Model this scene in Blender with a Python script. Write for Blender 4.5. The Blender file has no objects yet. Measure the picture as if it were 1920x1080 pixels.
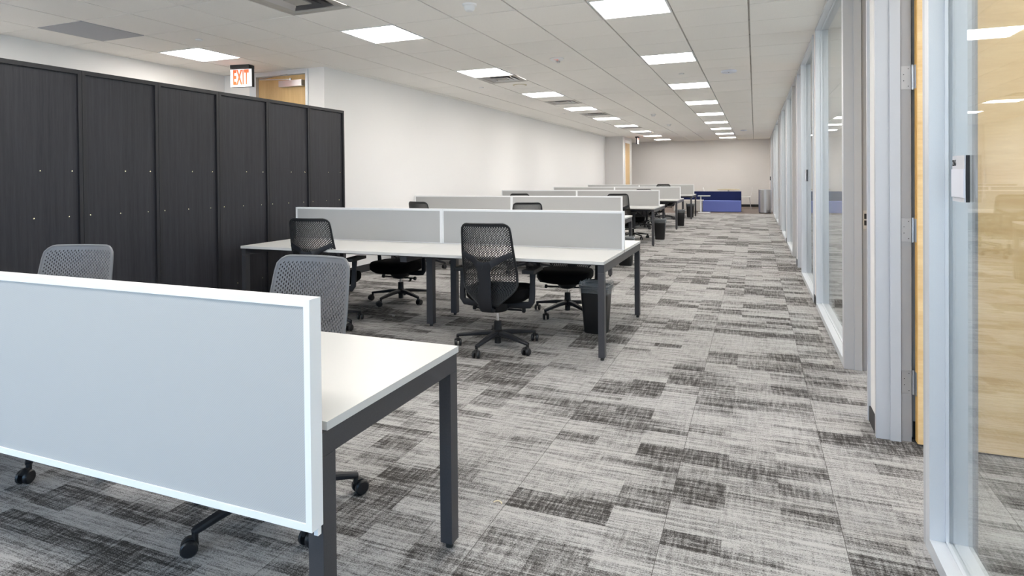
import bpy, bmesh, math, random
from mathutils import Vector, Matrix
R = random.Random(7)
C = bpy.context.scene.collection
scene = bpy.context.scene
PI = math.pi

# ---------------------------------------------------------------- camera, world, exposure
F_PX, YAW, PITCH, ROLL, CY, CAM_H = 1141.07, .3797, -.0100, -.0091, 342.43, 1.3064
_fw = Vector((-math.sin(YAW), math.cos(YAW), 0)); _rt = Vector((math.cos(YAW), math.sin(YAW), 0)); _up = Vector((0, 0, 1))
_w = _fw*math.cos(PITCH) + _up*math.sin(PITCH); _u = _up*math.cos(PITCH) - _fw*math.sin(PITCH)
_r2 = _rt*math.cos(ROLL) + _u*math.sin(ROLL); _u2 = _u*math.cos(ROLL) - _rt*math.sin(ROLL)
cd = bpy.data.cameras.new('camera'); cam = bpy.data.objects.new('camera', cd); C.objects.link(cam)
cd.sensor_width = 36; cd.lens = F_PX/1920*36; cd.shift_y = -(540-CY)/1920; cd.clip_start = .05; cd.clip_end = 200
cam.matrix_world = Matrix(((_r2.x, _u2.x, -_w.x, 0), (_r2.y, _u2.y, -_w.y, 0), (_r2.z, _u2.z, -_w.z, CAM_H), (0, 0, 0, 1)))
scene.camera = cam
scene.view_settings.view_transform = 'Standard'; scene.view_settings.look = 'None'
scene.view_settings.gamma = 1; scene.view_settings.use_curve_mapping = False
scene.view_settings.exposure = 0.70
PANEL_E = 16.5                       # ceiling panels
SKY_E = 2.7                         # daylight through the windows behind the camera
wd = bpy.data.worlds.new('world'); scene.world = wd; wd.use_nodes = True
_t = wd.node_tree; _tc = _t.nodes.new('ShaderNodeTexCoord'); _sx = _t.nodes.new('ShaderNodeSeparateXYZ'); _t.links.new(_tc.outputs['Generated'], _sx.inputs[0])
_rp = _t.nodes.new('ShaderNodeValToRGB'); _mr = _t.nodes.new('ShaderNodeMapRange'); _mr.inputs[1].default_value = -1; _mr.inputs[2].default_value = 1
_t.links.new(_sx.outputs['Z'], _mr.inputs[0]); _t.links.new(_mr.outputs[0], _rp.inputs[0])
_e = _rp.color_ramp.elements; _e[0].position = .495; _e[0].color = (.74, .88, 1, 1); _e[1].position = .51; _e[1].color = (.34, .62, 1, 1)   # bright unseen ground added to lift the ceiling, blue sky above
_t.links.new(_rp.outputs[0], _t.nodes['Background'].inputs[0])
_t.nodes['Background'].inputs[1].default_value = SKY_E

# ---------------------------------------------------------------- material helpers
class NT:
    def __init__(s, name):
        s.m = bpy.data.materials.new(name); s.m.use_nodes = True; s.t = s.m.node_tree
        s.b = s.t.nodes['Principled BSDF']; s.out = s.t.nodes['Material Output']
    def n(s, typ, **kw):
        nd = s.t.nodes.new(typ)
        for k, v in kw.items(): setattr(nd, k, v)
        return nd
    def L(s, a, b): s.t.links.new(a, b)
    def math(s, op, a, b=None, c=None, clamp=False):
        nd = s.n('ShaderNodeMath', operation=op); nd.use_clamp = clamp
        for i, v in enumerate((a, b, c)):
            if v is None: continue
            if isinstance(v, (int, float)): nd.inputs[i].default_value = v
            else: s.L(v, nd.inputs[i])
        return nd.outputs[0]
    def pos(s): return s.n('ShaderNodeNewGeometry').outputs['Position']
    def obj(s): return s.n('ShaderNodeTexCoord').outputs['Object']
    def scale(s, v, sc):
        nd = s.n('ShaderNodeMapping'); nd.inputs['Scale'].default_value = sc; s.L(v, nd.inputs['Vector']); return nd.outputs[0]
    def noise(s, v, scale=1, detail=3, rough=.5):
        nd = s.n('ShaderNodeTexNoise'); nd.inputs['Scale'].default_value = scale; nd.inputs['Detail'].default_value = detail
        nd.inputs['Roughness'].default_value = rough; s.L(v, nd.inputs['Vector']); return nd.outputs['Fac']
    def ramp(s, f, stops):
        nd = s.n('ShaderNodeValToRGB'); e = nd.color_ramp.elements
        while len(e) < len(stops): e.new(.5)
        for i, (p, c) in enumerate(stops): e[i].position = p; e[i].color = (*c, 1)
        s.L(f, nd.inputs[0]); return nd.outputs[0]
    def bump(s, h, strength=.2, dist=.002):
        nd = s.n('ShaderNodeBump'); nd.inputs['Strength'].default_value = strength; nd.inputs['Distance'].default_value = dist
        s.L(h, nd.inputs['Height']); s.L(nd.outputs[0], s.b.inputs['Normal'])

def mat(name, col, rough=.5, metal=0, spec=.5, noise=None, bump=None):
    k = NT(name); b = k.b
    b.inputs['Base Color'].default_value = (*col, 1); b.inputs['Roughness'].default_value = rough
    b.inputs['Metallic'].default_value = metal; b.inputs['Specular IOR Level'].default_value = spec
    if noise:
        sc, amt = noise
        f = k.noise(k.obj(), sc, 3)
        lo = tuple(max(0, c*(1-amt)) for c in col); hi = tuple(min(1, c*(1+amt)) for c in col)
        k.L(k.ramp(f, [(.3, lo), (.7, hi)]), b.inputs['Base Color'])
    if bump: k.bump(k.noise(k.obj(), bump[0], 2), bump[1], .001)
    return k.m

def carpet_mat(name, light, dark):
    k = NT(name); p = k.pos()
    sx = k.n('ShaderNodeSeparateXYZ'); k.L(p, sx.inputs[0]); x, y = sx.outputs[0], sx.outputs[1]
    xs = k.math('DIVIDE', k.math('ADD', x, .93+61), .61)
    col = k.math('FLOOR', xs)
    def white(a, b, c=0.):
        cb = k.n('ShaderNodeCombineXYZ')
        for i, v in enumerate((a, b, c)):
            if isinstance(v, (int, float)): cb.inputs[i].default_value = v
            else: k.L(v, cb.inputs[i])
        w = k.n('ShaderNodeTexWhiteNoise', noise_dimensions='3D'); k.L(cb.outputs[0], w.inputs['Vector']); return w.outputs['Value']
    coff = white(col, 3.3)
    yo = k.math('ADD', y, coff)
    row = k.math('FLOOR', k.math('DIVIDE', yo, .61))
    tile = white(col, row, 5.)
    # coarse blocks inside a tile
    s1 = k.math('FLOOR', k.math('MULTIPLY', xs, 3))
    r1 = k.math('FLOOR', k.math('DIVIDE', yo, .1017))
    b1 = white(s1, r1, 1.)
    s2 = k.math('FLOOR', k.math('MULTIPLY', xs, 1.5))
    r2 = k.math('FLOOR', k.math('DIVIDE', yo, .1525))
    b2 = white(s2, r2, 2.)
    r3 = k.math('FLOOR', k.math('DIVIDE', yo, .0508))
    b3 = white(col, r3, 9.)
    low = k.noise(k.scale(p, (1.2, 1.7, 1)), 1, 1)
    s = k.math('ADD', k.math('MULTIPLY', b1, .26), k.math('MULTIPLY', b2, .30))
    s = k.math('ADD', s, k.math('MULTIPLY', b3, .16))
    s = k.math('ADD', s, k.math('MULTIPLY', low, .70))
    s = k.math('ADD', s, k.math('MULTIPLY', tile, .08))
    mr = k.n('ShaderNodeMapRange'); k.L(s, mr.inputs[0]); mr.inputs[1].default_value = .70; mr.inputs[2].default_value = .93
    blk = mr.outputs[0]                                            # 1 = dark block
    # streaks along X, a few across
    st = k.noise(k.scale(p, (3.0, 55, 1)), 1, 4, .65)
    st2 = k.noise(k.scale(p, (14, 150, 1)), 1, 3, .65)
    cr = k.noise(k.scale(p, (70, 7, 1)), 1, 3, .6)
    yarn = k.noise(k.scale(p, (170, 300, 1)), 1, 2, .7)
    v = k.math('ADD', k.math('MULTIPLY', blk, -.42), .72)
    v = k.math('ADD', v, k.math('MULTIPLY', k.math('SUBTRACT', st, .5), 1.5))
    v = k.math('ADD', v, k.math('MULTIPLY', k.math('SUBTRACT', st2, .5), .9))
    v = k.math('ADD', v, k.math('MULTIPLY', k.math('SUBTRACT', cr, .5), k.math('ADD', k.math('MULTIPLY', blk, .7), .5)))
    v = k.math('ADD', v, k.math('MULTIPLY', k.math('SUBTRACT', yarn, .5), 1.7))
    # joints between the carpet tiles
    fx = k.math('FRACT', xs); seam = k.math('LESS_THAN', k.math('ABSOLUTE', k.math('SUBTRACT', fx, .5)), .4984)
    c = k.ramp(v, [(.18, dark), (.50, tuple((a+b)*.42 for a, b in zip(light, dark))), (.85, light)])
    mx = k.n('ShaderNodeMix', data_type='RGBA'); k.L(seam, mx.inputs['Factor']); mx.inputs[6].default_value = (dark[0]*1.6, dark[1]*1.6, dark[2]*1.6, 1)
    k.L(c, mx.inputs[7]); k.L(mx.outputs[2], k.b.inputs['Base Color'])
    k.b.inputs['Roughness'].default_value = .95; k.b.inputs['Specular IOR Level'].default_value = .15
    k.bump(yarn, .5, .004)
    return k.m

def wood_mat(name, c0, c1, scale, rough=.45, spec=.5, fine=.5):
    k = NT(name); v = k.scale(k.obj(), scale)
    a = k.noise(v, 1, 5, .6); w = k.noise(k.scale(k.obj(), tuple(s*7 for s in scale)), 1, 3, .7)
    f = k.math('ADD', k.math('MULTIPLY', a, 1-fine), k.math('MULTIPLY', w, fine))
    k.L(k.ramp(f, [(.32, c0), (.68, c1)]), k.b.inputs['Base Color'])
    k.b.inputs['Roughness'].default_value = rough; k.b.inputs['Specular IOR Level'].default_value = spec
    k.bump(w, .12, .001); return k.m

def fabric_mat(name, c):
    k = NT(name); o = k.obj()
    wv = k.n('ShaderNodeTexWave', wave_type='BANDS', bands_direction='DIAGONAL'); wv.inputs['Scale'].default_value = 95
    wv.inputs['Distortion'].default_value = .6; k.L(k.scale(o, (1, 1, -1)), wv.inputs['Vector'])
    n = k.noise(o, 900, 2)
    f = k.math('ADD', k.math('MULTIPLY', wv.outputs['Fac'], .5), k.math('MULTIPLY', n, .5))
    k.L(k.ramp(f, [(.2, tuple(x*.93 for x in c)), (.8, tuple(x*1.05 for x in c))]), k.b.inputs['Base Color'])
    k.b.inputs['Roughness'].default_value = .9; k.b.inputs['Specular IOR Level'].default_value = .2
    k.bump(f, .15, .001); return k.m

def glass_mat(name, tint=(.955, .975, .97)):
    k = NT(name); k.t.nodes.remove(k.b)
    tr = k.n('ShaderNodeBsdfTransparent'); tr.inputs[0].default_value = (*tint, 1)
    gl = k.n('ShaderNodeBsdfGlossy'); gl.inputs['Roughness'].default_value = .01
    fr = k.n('ShaderNodeFresnel'); bf = k.n('ShaderNodeNewGeometry').outputs['Backfacing']; k.L(k.math('SUBTRACT', 1.5, k.math('MULTIPLY', bf, 1.5-1/1.5)), fr.inputs['IOR'])
    mx = k.n('ShaderNodeMixShader'); k.L(fr.outputs[0], mx.inputs[0]); k.L(tr.outputs[0], mx.inputs[1]); k.L(gl.outputs[0], mx.inputs[2])
    k.L(mx.outputs[0], k.out.inputs[0]); return k.m

def emit_mat(name, c, e, base=(.9, .9, .9)):
    k = NT(name); k.b.inputs['Base Color'].default_value = (*base, 1)
    k.b.inputs['Emission Color'].default_value = (*c, 1); k.b.inputs['Emission Strength'].default_value = e; return k.m

M = {}
M['carpet'] = carpet_mat('carpet', (.465, .452, .442), (.045, .041, .038))
M['carpet2'] = mat('brown_carpet', (.20, .165, .145), .95, spec=.1, noise=(60, .25), bump=(400, .4))
M['wall'] = mat('wall_paint', (.81, .79, .775), .75, spec=.3, bump=(260, .08))
M['wallg'] = mat('wall_paint_grey', (.72, .70, .69), .75, spec=.3, bump=(260, .08))
M['tile'] = mat('ceiling_tile', (.90, .875, .835), .9, spec=.2, noise=(330, .05), bump=(300, .25))
M['greytile'] = mat('grey_tile', (.46, .47, .50), .9, spec=.2, noise=(330, .12))
M['grid'] = mat('ceiling_grid', (.45, .43, .40), .5)  # grid darkened so its colour carries the deep shadow in the tile reveals
M['alu'] = mat('anodised_aluminium', (.64, .66, .69), .42, .25, noise=(500, .03))
M['jamb'] = mat('grey_door_jamb', (.41, .41, .425), .45, .15)
M['casing'] = mat('satin_door_casing', (.52, .53, .555), .45, .15)
M['black'] = mat('black_rubber_base', (.02, .02, .022), .6)
M['gap'] = mat('dark_gasket', (.03, .025, .035), .7)
M['glass'] = glass_mat('pane_glass')
M['white'] = mat('white_laminate', (.61, .607, .595), .32, spec=.4)
M['edge'] = mat('white_edge_band', (.78, .79, .81), .4)
M['pframe'] = mat('white_powder_coat', (.84, .85, .86), .35)
M['fabric'] = fabric_mat('grey_panel_fabric', (.46, .46, .455))
M['steel'] = mat('charcoal_steel', (.060, .060, .067), .42, .3, noise=(700, .15))
M['foot'] = mat('black_glide', (.02, .02, .02), .5)
M['lam'] = wood_mat('dark_wood_laminate', (.011, .0115, .015), (.031, .031, .037), (38, 38, 1.1), .5, .3, .45)
M['lamf'] = mat('dark_laminate_edge', (.016, .016, .019), .45, spec=.35)
M['screw'] = mat('brass_screw', (.85, .78, .55), .2, 1)
M['maple'] = wood_mat('maple_veneer', (.72, .47, .21), (.90, .67, .37), (2.2, 2.2, 16), .4, .5, .3)
M['maplev'] = wood_mat('maple_veneer_upright', (.56, .36, .15), (.70, .48, .22), (18, 18, 1.2), .4, .5, .3)
M['lipping'] = mat('door_edge_lipping', (.78, .47, .14), .4)
M['metal'] = mat('satin_steel', (.55, .55, .56), .35, 1)
M['chrome'] = mat('chrome', (.8, .8, .82), .12, 1)
M['plastic'] = mat('black_plastic', (.012, .0125, .014), .45, spec=.35)
M['plastic2'] = mat('slate_plastic', (.014, .015, .019), .5, spec=.35)
M['seatf'] = mat('black_seat_fabric', (.005, .005, .0055), .9, spec=.1, bump=(500, .3))
M['shellk'] = mat('black_shell_plastic', (.016, .017, .019), .4, spec=.4)
M['shellg'] = mat('grey_shell_plastic', (.135, .140, .152), .42)
M['wheel'] = mat('black_wheel', (.012, .012, .014), .35)
M['bin'] = mat('black_bin_plastic', (.012, .012, .013), .38)
M['blue'] = mat('periwinkle_upholstery', (.15, .19, .50), .9, spec=.15, noise=(130, .12), bump=(400, .2))
M['navy'] = mat('navy_upholstery', (.016, .023, .080), .9, spec=.15, noise=(130, .2), bump=(400, .2))
M['stone'] = mat('pale_grey_upholstery', (.55, .53, .50), .9, spec=.15, noise=(130, .05))
M['wplast'] = mat('white_plastic', (.82, .82, .82), .35)
M['apwhite'] = mat('cool_white_plastic', (.72, .75, .84), .3)
M['topwood'] = mat('beige_table_edge', (.62, .55, .38), .5)
M['panelE'] = emit_mat('light_panel', (1, .95, .89), PANEL_E)
M['exitface'] = emit_mat('exit_face', (.95, .93, 1), .12, (.75, .75, .78))
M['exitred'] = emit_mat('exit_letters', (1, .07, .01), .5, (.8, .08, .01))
M['ink'] = mat('black_ink', (.01, .01, .012), .6)
M['sign'] = mat('sign_plate', (.62, .61, .63), .35, .2)
M['signin'] = mat('sign_insert', (.70, .70, .76), .3)
def linermat():
    k = NT('bin_liner'); b = k.b; b.inputs['Base Color'].default_value = (.6, .65, .68, 1); b.inputs['Roughness'].default_value = .15
    b.inputs['Alpha'].default_value = .22; k.bump(k.noise(k.obj(), 45, 2), 1, .02); return k.m
M['liner'] = linermat()

# ---------------------------------------------------------------- mesh helpers
class MB:
    def __init__(s): s.bm = bmesh.new()
    def box(s, x0, x1, y0, y1, z0, z1, rot=None, piv=None):
        vs = [s.bm.verts.new(c) for c in ((x0,y0,z0),(x1,y0,z0),(x1,y1,z0),(x0,y1,z0),(x0,y0,z1),(x1,y0,z1),(x1,y1,z1),(x0,y1,z1))]
        for f in ((0,3,2,1),(4,5,6,7),(0,1,5,4),(1,2,6,5),(2,3,7,6),(3,0,4,7)): s.bm.faces.new([vs[i] for i in f])
        if rot is not None: bmesh.ops.rotate(s.bm, verts=vs, cent=piv or (0,0,0), matrix=rot)
        return s
    def cyl(s, c, r, h, axis='Z', seg=20, r2=None, cap=True):
        r2 = r if r2 is None else r2
        rg = []
        for t, rr in ((0, r), (h, r2)):
            ring = []
            for i in range(seg):
                a = 2*PI*i/seg; p, q = rr*math.cos(a), rr*math.sin(a)
                v = {'Z': (p, q, t), 'X': (t, p, q), 'Y': (p, t, q)}[axis]
                ring.append(s.bm.verts.new((c[0]+v[0], c[1]+v[1], c[2]+v[2])))
            rg.append(ring)
        for i in range(seg): s.bm.faces.new((rg[0][i], rg[0][(i+1)%seg], rg[1][(i+1)%seg], rg[1][i]))
        if cap: s.bm.faces.new(rg[0][::-1]); s.bm.faces.new(rg[1])
        return s
    def lathe(s, c, prof, seg=24, axis='Z', sx=1, sy=1):
        rings = []
        for r, z in prof:
            ring = []
            for i in range(seg):
                a = 2*PI*i/seg; p, q = max(r, 1e-4)*math.cos(a)*sx, max(r, 1e-4)*math.sin(a)*sy
                v = {'Z': (p, q, z), 'X': (z, p, q), 'Y': (p, z, q)}[axis]
                ring.append(s.bm.verts.new((c[0]+v[0], c[1]+v[1], c[2]+v[2])))
            rings.append(ring)
        for a, b in zip(rings, rings[1:]):
            for i in range(seg): s.bm.faces.new((a[i], a[(i+1)%seg], b[(i+1)%seg], b[i]))
        s.bm.faces.new(rings[0][::-1]); s.bm.faces.new(rings[-1])
        return s
    def sweep(s, pts, secs, up=Vector((0, 0, 1))):
        """pts: path; secs: (half width, half height) per point; rounded-rect section."""
        pts = [Vector(p) for p in pts]; rings = []
        for i, p in enumerate(pts):
            d = (pts[min(i+1, len(pts)-1)] - pts[max(i-1, 0)]).normalized()
            side = d.cross(up)
            if side.length < 1e-3: side = Vector((1, 0, 0))
            side.normalize(); nv = side.cross(d).normalized()
            a, b = secs[i] if isinstance(secs, list) else secs
            ring = []
            for ca, cb in ((1,.45),(.7,.95),(-.7,.95),(-1,.45),(-1,-.45),(-.7,-.95),(.7,-.95),(1,-.45)):
                ring.append(s.bm.verts.new(p + side*a*ca + nv*b*cb))
            rings.append(ring)
        for a, b in zip(rings, rings[1:]):
            for i in range(8): s.bm.faces.new((a[i], a[(i+1)%8], b[(i+1)%8], b[i]))
        s.bm.faces.new(rings[0][::-1]); s.bm.faces.new(rings[-1])
        return s
    def tube(s, pts, r, seg=10, closed=False):
        pts = [Vector(p) for p in pts]; rings = []; n = len(pts)
        for i, p in enumerate(pts):
            if closed: d = (pts[(i+1)%n] - pts[i-1]).normalized()
            else: d = (pts[min(i+1, n-1)] - pts[max(i-1, 0)]).normalized()
            up = Vector((0, 1, 0)) if abs(d.y) < .8 else Vector((0, 0, 1))
            a = d.cross(up).normalized(); b = a.cross(d).normalized()
            rings.append([s.bm.verts.new(p + a*r*math.cos(2*PI*k/seg) + b*r*math.sin(2*PI*k/seg)) for k in range(seg)])
        for i in range(n if closed else n-1):
            A, B = rings[i], rings[(i+1)%n]
            for k in range(seg): s.bm.faces.new((A[k], A[(k+1)%seg], B[(k+1)%seg], B[k]))
        if not closed: s.bm.faces.new(rings[0][::-1]); s.bm.faces.new(rings[-1])
        return s
    def bevel(s, w, seg=2):
        es = [e for e in s.bm.edges if len(e.link_faces) == 2 and e.calc_face_angle(0) > .6]
        bmesh.ops.bevel(s.bm, geom=es, offset=w, segments=seg, affect='EDGES', profile=.5, clamp_overlap=True); return s
    def build(s, name, m, parent=None, smooth=True):
        bmesh.ops.recalc_face_normals(s.bm, faces=s.bm.faces)
        me = bpy.data.meshes.new(name); s.bm.to_mesh(me); s.bm.free(); me.materials.append(m)
        if smooth:
            for p in me.polygons: p.use_smooth = True
            me.set_sharp_from_angle(angle=math.radians(38))
        o = bpy.data.objects.new(name, me); C.objects.link(o)
        if parent: o.parent = parent
        return o

def tag(o, label=None, cat=None, group=None, kind=None):
    if label: o['label'] = label
    if cat: o['category'] = cat
    if group: o['group'] = group
    if kind: o['kind'] = kind
    return o
def thing(name, label, cat, loc=(0, 0, 0), rz=0, group=None):
    o = bpy.data.objects.new(name, None); C.objects.link(o); o.location = loc; o.rotation_euler = (0, 0, rz); o.empty_display_size = .1
    return tag(o, label, cat, group)
def struct(o): o['kind'] = 'structure'; return o
def sempty(name, loc=(0, 0, 0)):
    o = bpy.data.objects.new(name, None); C.objects.link(o); o.location = loc; o.empty_display_size = .1; return struct(o)
def copy_tree(o, parent=None):
    c = o.copy(); C.objects.link(c)
    if parent: c.parent = parent
    for ch in list(o.children): copy_tree(ch, c)
    return c
def text_mesh(name, s, size, m, parent, loc, rot, sx=1, bold=0, depth=.001):
    cu = bpy.data.curves.new(name, 'FONT'); cu.body = s; cu.size = size; cu.extrude = depth; cu.offset = bold
    cu.space_character = 1.12 if bold else 1; cu.align_x = 'CENTER'; cu.align_y = 'CENTER'
    t = bpy.data.objects.new(name+'_tmp', cu); C.objects.link(t)
    bpy.context.view_layer.update()
    me = bpy.data.meshes.new_from_object(t.evaluated_get(bpy.context.evaluated_depsgraph_get()))
    bpy.data.objects.remove(t)
    me.materials.clear(); me.materials.append(m)
    o = bpy.data.objects.new(name, me); C.objects.link(o); o.parent = parent; o.location = loc; o.rotation_euler = rot; o.scale = (sx, 1, 1)
    return o

# ---------------------------------------------------------------- room shell
H = 2.717
YB, YE = -3.0, 26.3                 # wall behind the camera, far end wall
XO = 4.2                            # outer wall of the offices
struct(MB().box(-6.9, XO+.15, YB-.15, 21.62, -.12, 0).build('floor', M['carpet'], smooth=False))
struct(MB().box(-6.9, XO+.15, 21.62, YE+.15, -.12, 0).build('floor_lounge', M['carpet2'], smooth=False))

# suspended ceiling: tiles with a narrow reveal around each, the grid just above
GX, GY, T = -1.262, 4.825, .61
lights = [(GX, GY+T*4*k) for k in range(-3, 9)] + [(GX-4*T, GY+T*4*k) for k in range(-3, 9)] + [(GX-8*T, GY-8*T), (GX-8*T, GY-4*T), (GX-8*T, GY)]
vents = [(-4*T, -2), (-4*T, 5), (-4*T, 10), (-4*T, 14), (-4*T, 21), (-4*T, 25)]
vents = [(GX+a, GY+T*b) for a, b in vents]
dark_tile = (GX-8*T, GY-2*T)
olights = []
for yc in (1.5, 5.6, 7.8, 11.4, 14.0, 17.6, 20.0, 23.6):
    n = round((yc-GY)/T); olights += [(GX+4*T, GY+n*T), (GX+7*T, GY+n*T)]  # second, window-side panel is added to brighten the open door leaf
special = {(round((x-GX)/T), round((y-GY)/T)) for x, y in lights+vents+[dark_tile]+olights}
def inroom(x0, x1, y0, y1):
    return True
tm = MB(); g = .0055
for i in range(-10, 10):
    for j in range(-13, 36):
        if (i, j) in special: continue
        x0, x1 = GX+i*T, GX+(i+1)*T; y0, y1 = GY+j*T, GY+(j+1)*T
        x0, x1 = max(x0, -6.9), min(x1, XO+.1); y0, y1 = max(y0, YB-.1), min(y1, YE+.1)
        if x1-x0 < .03 or y1-y0 < .03: continue
        d = R.uniform(-.0009, .0009)
        tm.box(x0+.008, x1-.008, y0+.004, y1-.004, H+d, H+.020)
struct(tm.build('ceiling', M['tile'], smooth=False))
gm = MB(); gm.box(-6.9, XO+.15, YB-.15, YE+.15, H+.30, H+.34)
for i in range(-9, 10): gm.box(GX+i*T-.012, GX+i*T+.012, YB-.1, YE+.1, H+.012, H+.024)
for j in range(-12, 36): gm.box(-6.9, XO+.1, GY+j*T-.012, GY+j*T+.012, H+.008, H+.022)
struct(gm.build('ceiling_grid', M['grid'], smooth=False))

def wall(name, *a, m='wall'): return struct(MB().box(*a).build(name, M[m], smooth=False))
ZT = H+.3
wall('wall_left', -6.87, -6.72, YB, 6.28, 0, ZT)
# return wall with the exit door: wall pieces round the opening
rw = MB(); rw.box(-6.87, -6.262, 6.28, 6.42, 0, ZT); rw.box(-5.297, -5.05, 6.28, 6.42, 0, ZT); rw.box(-6.262, -5.297, 6.28, 6.42, 2.705, ZT)
struct(rw.build('wall_left_return', M['wall'], smooth=False))
wall('wall_left_long', -5.2, -5.05, 6.42, 21.8, 0, ZT)
cb = MB(); cb.box(-5.2, -4.40, 21.8, 21.95, 0, ZT); cb.box(-4.55, -4.40, 21.95, 22.12, 0, ZT); cb.box(-4.55, -4.40, 23.12, 23.5, 0, ZT); cb.box(-4.55, -4.40, 22.12, 23.12, 2.55, ZT); cb.box(-6.0, -4.55, 23.35, 23.5, 0, ZT)
struct(cb.build('wall_left_closet', M['wallg'], smooth=False))
wall('wall_left_far', -6.15, -6.0, 23.35, YE, 0, ZT)
wall('wall_end', -6.15, XO+.15, YE, YE+.15, 0, ZT)
# outer wall of the offices and the wall behind the camera, both with windows
ow = MB(); ow.box(XO, XO+.15, YB, YE, 0, .9); ow.box(XO, XO+.15, YB, YE, 2.4, ZT)
wy = [-2.6, 0.2, .8, 3.3, 3.9, 6.4, 7.0, 9.4, 10.0, 12.6, 13.2, 15.6, 16.2, 18.8, 19.4, 21.8, 22.4, 24.6]
ys = [YB]+wy+[YE]
for a, b in zip(ys[0::2], ys[1::2]): ow.box(XO, XO+.15, a, b, .9, 2.4)
struct(ow.build('wall_right_outer', M['wall'], smooth=False))
bw = MB(); bw.box(-6.87, XO, YB-.15, YB, 0, .25); bw.box(-6.87, XO, YB-.15, YB, 2.55, ZT)
bx = [-6.5, -4.6, -4.4, -2.5, -2.3, -.4, -.2, .5, 1.2, 3.9]
xs = [-6.87]+bx+[XO]
for a, b in zip(xs[0::2], xs[1::2]): bw.box(a, b, YB-.15, YB, .25, 2.55)
struct(bw.build('wall_back', M['wall'], smooth=False))
nwin = 0
def next_window():
    global nwin; nwin += 1; return 'window_%d' % nwin
for a, b in zip(bx[0::2], bx[1::2]):
    e = sempty(next_window(), (0, 0, 0))
    f = MB(); t = .05
    f.box(a, b, YB-.12, YB-.04, .25, .25+t).box(a, b, YB-.12, YB-.04, 2.55-t, 2.55).box(a, a+t, YB-.12, YB-.04, .25+t, 2.55-t).box(b-t, b, YB-.12, YB-.04, .25+t, 2.55-t)
    f.build('window_frame', M['alu'], e, False)
    MB().box(a+t, b-t, YB-.085, YB-.075, .25+t, 2.55-t).build('pane', M['glass'], e, False)
for a, b in zip(wy[0::2], wy[1::2]):
    e = sempty(next_window(), (0, 0, 0)); t = .05
    f = MB(); f.box(XO+.04, XO+.12, a, b, .9, .9+t).box(XO+.04, XO+.12, a, b, 2.4-t, 2.4).box(XO+.04, XO+.12, a, a+t, .9+t, 2.4-t).box(XO+.04, XO+.12, b-t, b, .9+t, 2.4-t)
    f.build('window_frame', M['alu'], e, False)
    MB().box(XO+.075, XO+.085, a+t, b-t, .9+t, 2.4-t).build('pane', M['glass'], e, False)
# daylight portals at the window wall behind the camera
ld = bpy.data.lights.new('daylight_portal', 'AREA'); ld.shape = 'RECTANGLE'; ld.size = 7.2; ld.size_y = 2.3; ld.cycles.is_portal = True
lp = bpy.data.objects.new('daylight_portal', ld); C.objects.link(lp); lp.location = (-3.0, YB-.02, 1.4); lp.rotation_euler = (PI/2, 0, 0)

# baseboards
bb = MB(); bb.box(-5.05, -5.04, 6.28, 21.8, 0, .1); struct(bb.build('baseboard_left', M['black'], smooth=False))
bb = MB(); bb.box(-5.04, -4.39, 21.79, 21.8, 0, .1); bb.box(-4.40, -4.39, 21.8, 22.08, 0, .1); bb.box(-4.4, -4.39, 23.16, 23.5, 0, .1); struct(bb.build('baseboard_left_closet', M['black'], smooth=False))
bb = MB(); bb.box(-6.0, .57, YE-.01, YE, 0, .1); struct(bb.build('baseboard_end', M['black'], smooth=False))
bb = MB(); bb.box(-6.72, -6.71, YB, 6.27, 0, .1); bb.box(-6.71, -6.3, 6.27, 6.28, 0, .1); struct(bb.build('baseboard_left_recess', M['black'], smooth=False))

# ---------------------------------------------------------------- glazed office front on the right
XF, XR = .55, .672                  # frame face, frame back
XW = .562                           # wall face
doors = 0
plaques = []
def glazing(a, b, n_plaque=None):
    e = sempty(next_window(), (0, 0, 0)); t = .05; z0, z1 = .05, 2.69
    f = MB()
    f.box(XF, XR, a, b, 0, z0); f.box(XF, XR, a, b, z1, H)
    f.box(XF, XR, a, a+t, z0, z1); f.box(XF, XR, b-t, b, z0, z1)
    # glazing stops, a small step either side of the pane
    for x0, x1 in ((XF+.045, XF+.055), (XF+.067, XF+.077)):
        f.box(x0, x1, a+t, b-t, z0, z0+.006); f.box(x0, x1, a+t, b-t, z1-.006, z1)
        f.box(x0, x1, a+t, a+t+.006, z0, z1); f.box(x0, x1, b-t-.006, b-t, z0, z1)
    f.build('window_frame', M['alu'], e, False)
    ym = (a+b)/2
    pn = MB(); pn.box(XF+.055, XF+.065, a+t, b-t, z0, z1); pn.build('pane', M['glass'], e, False)
    return e
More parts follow.
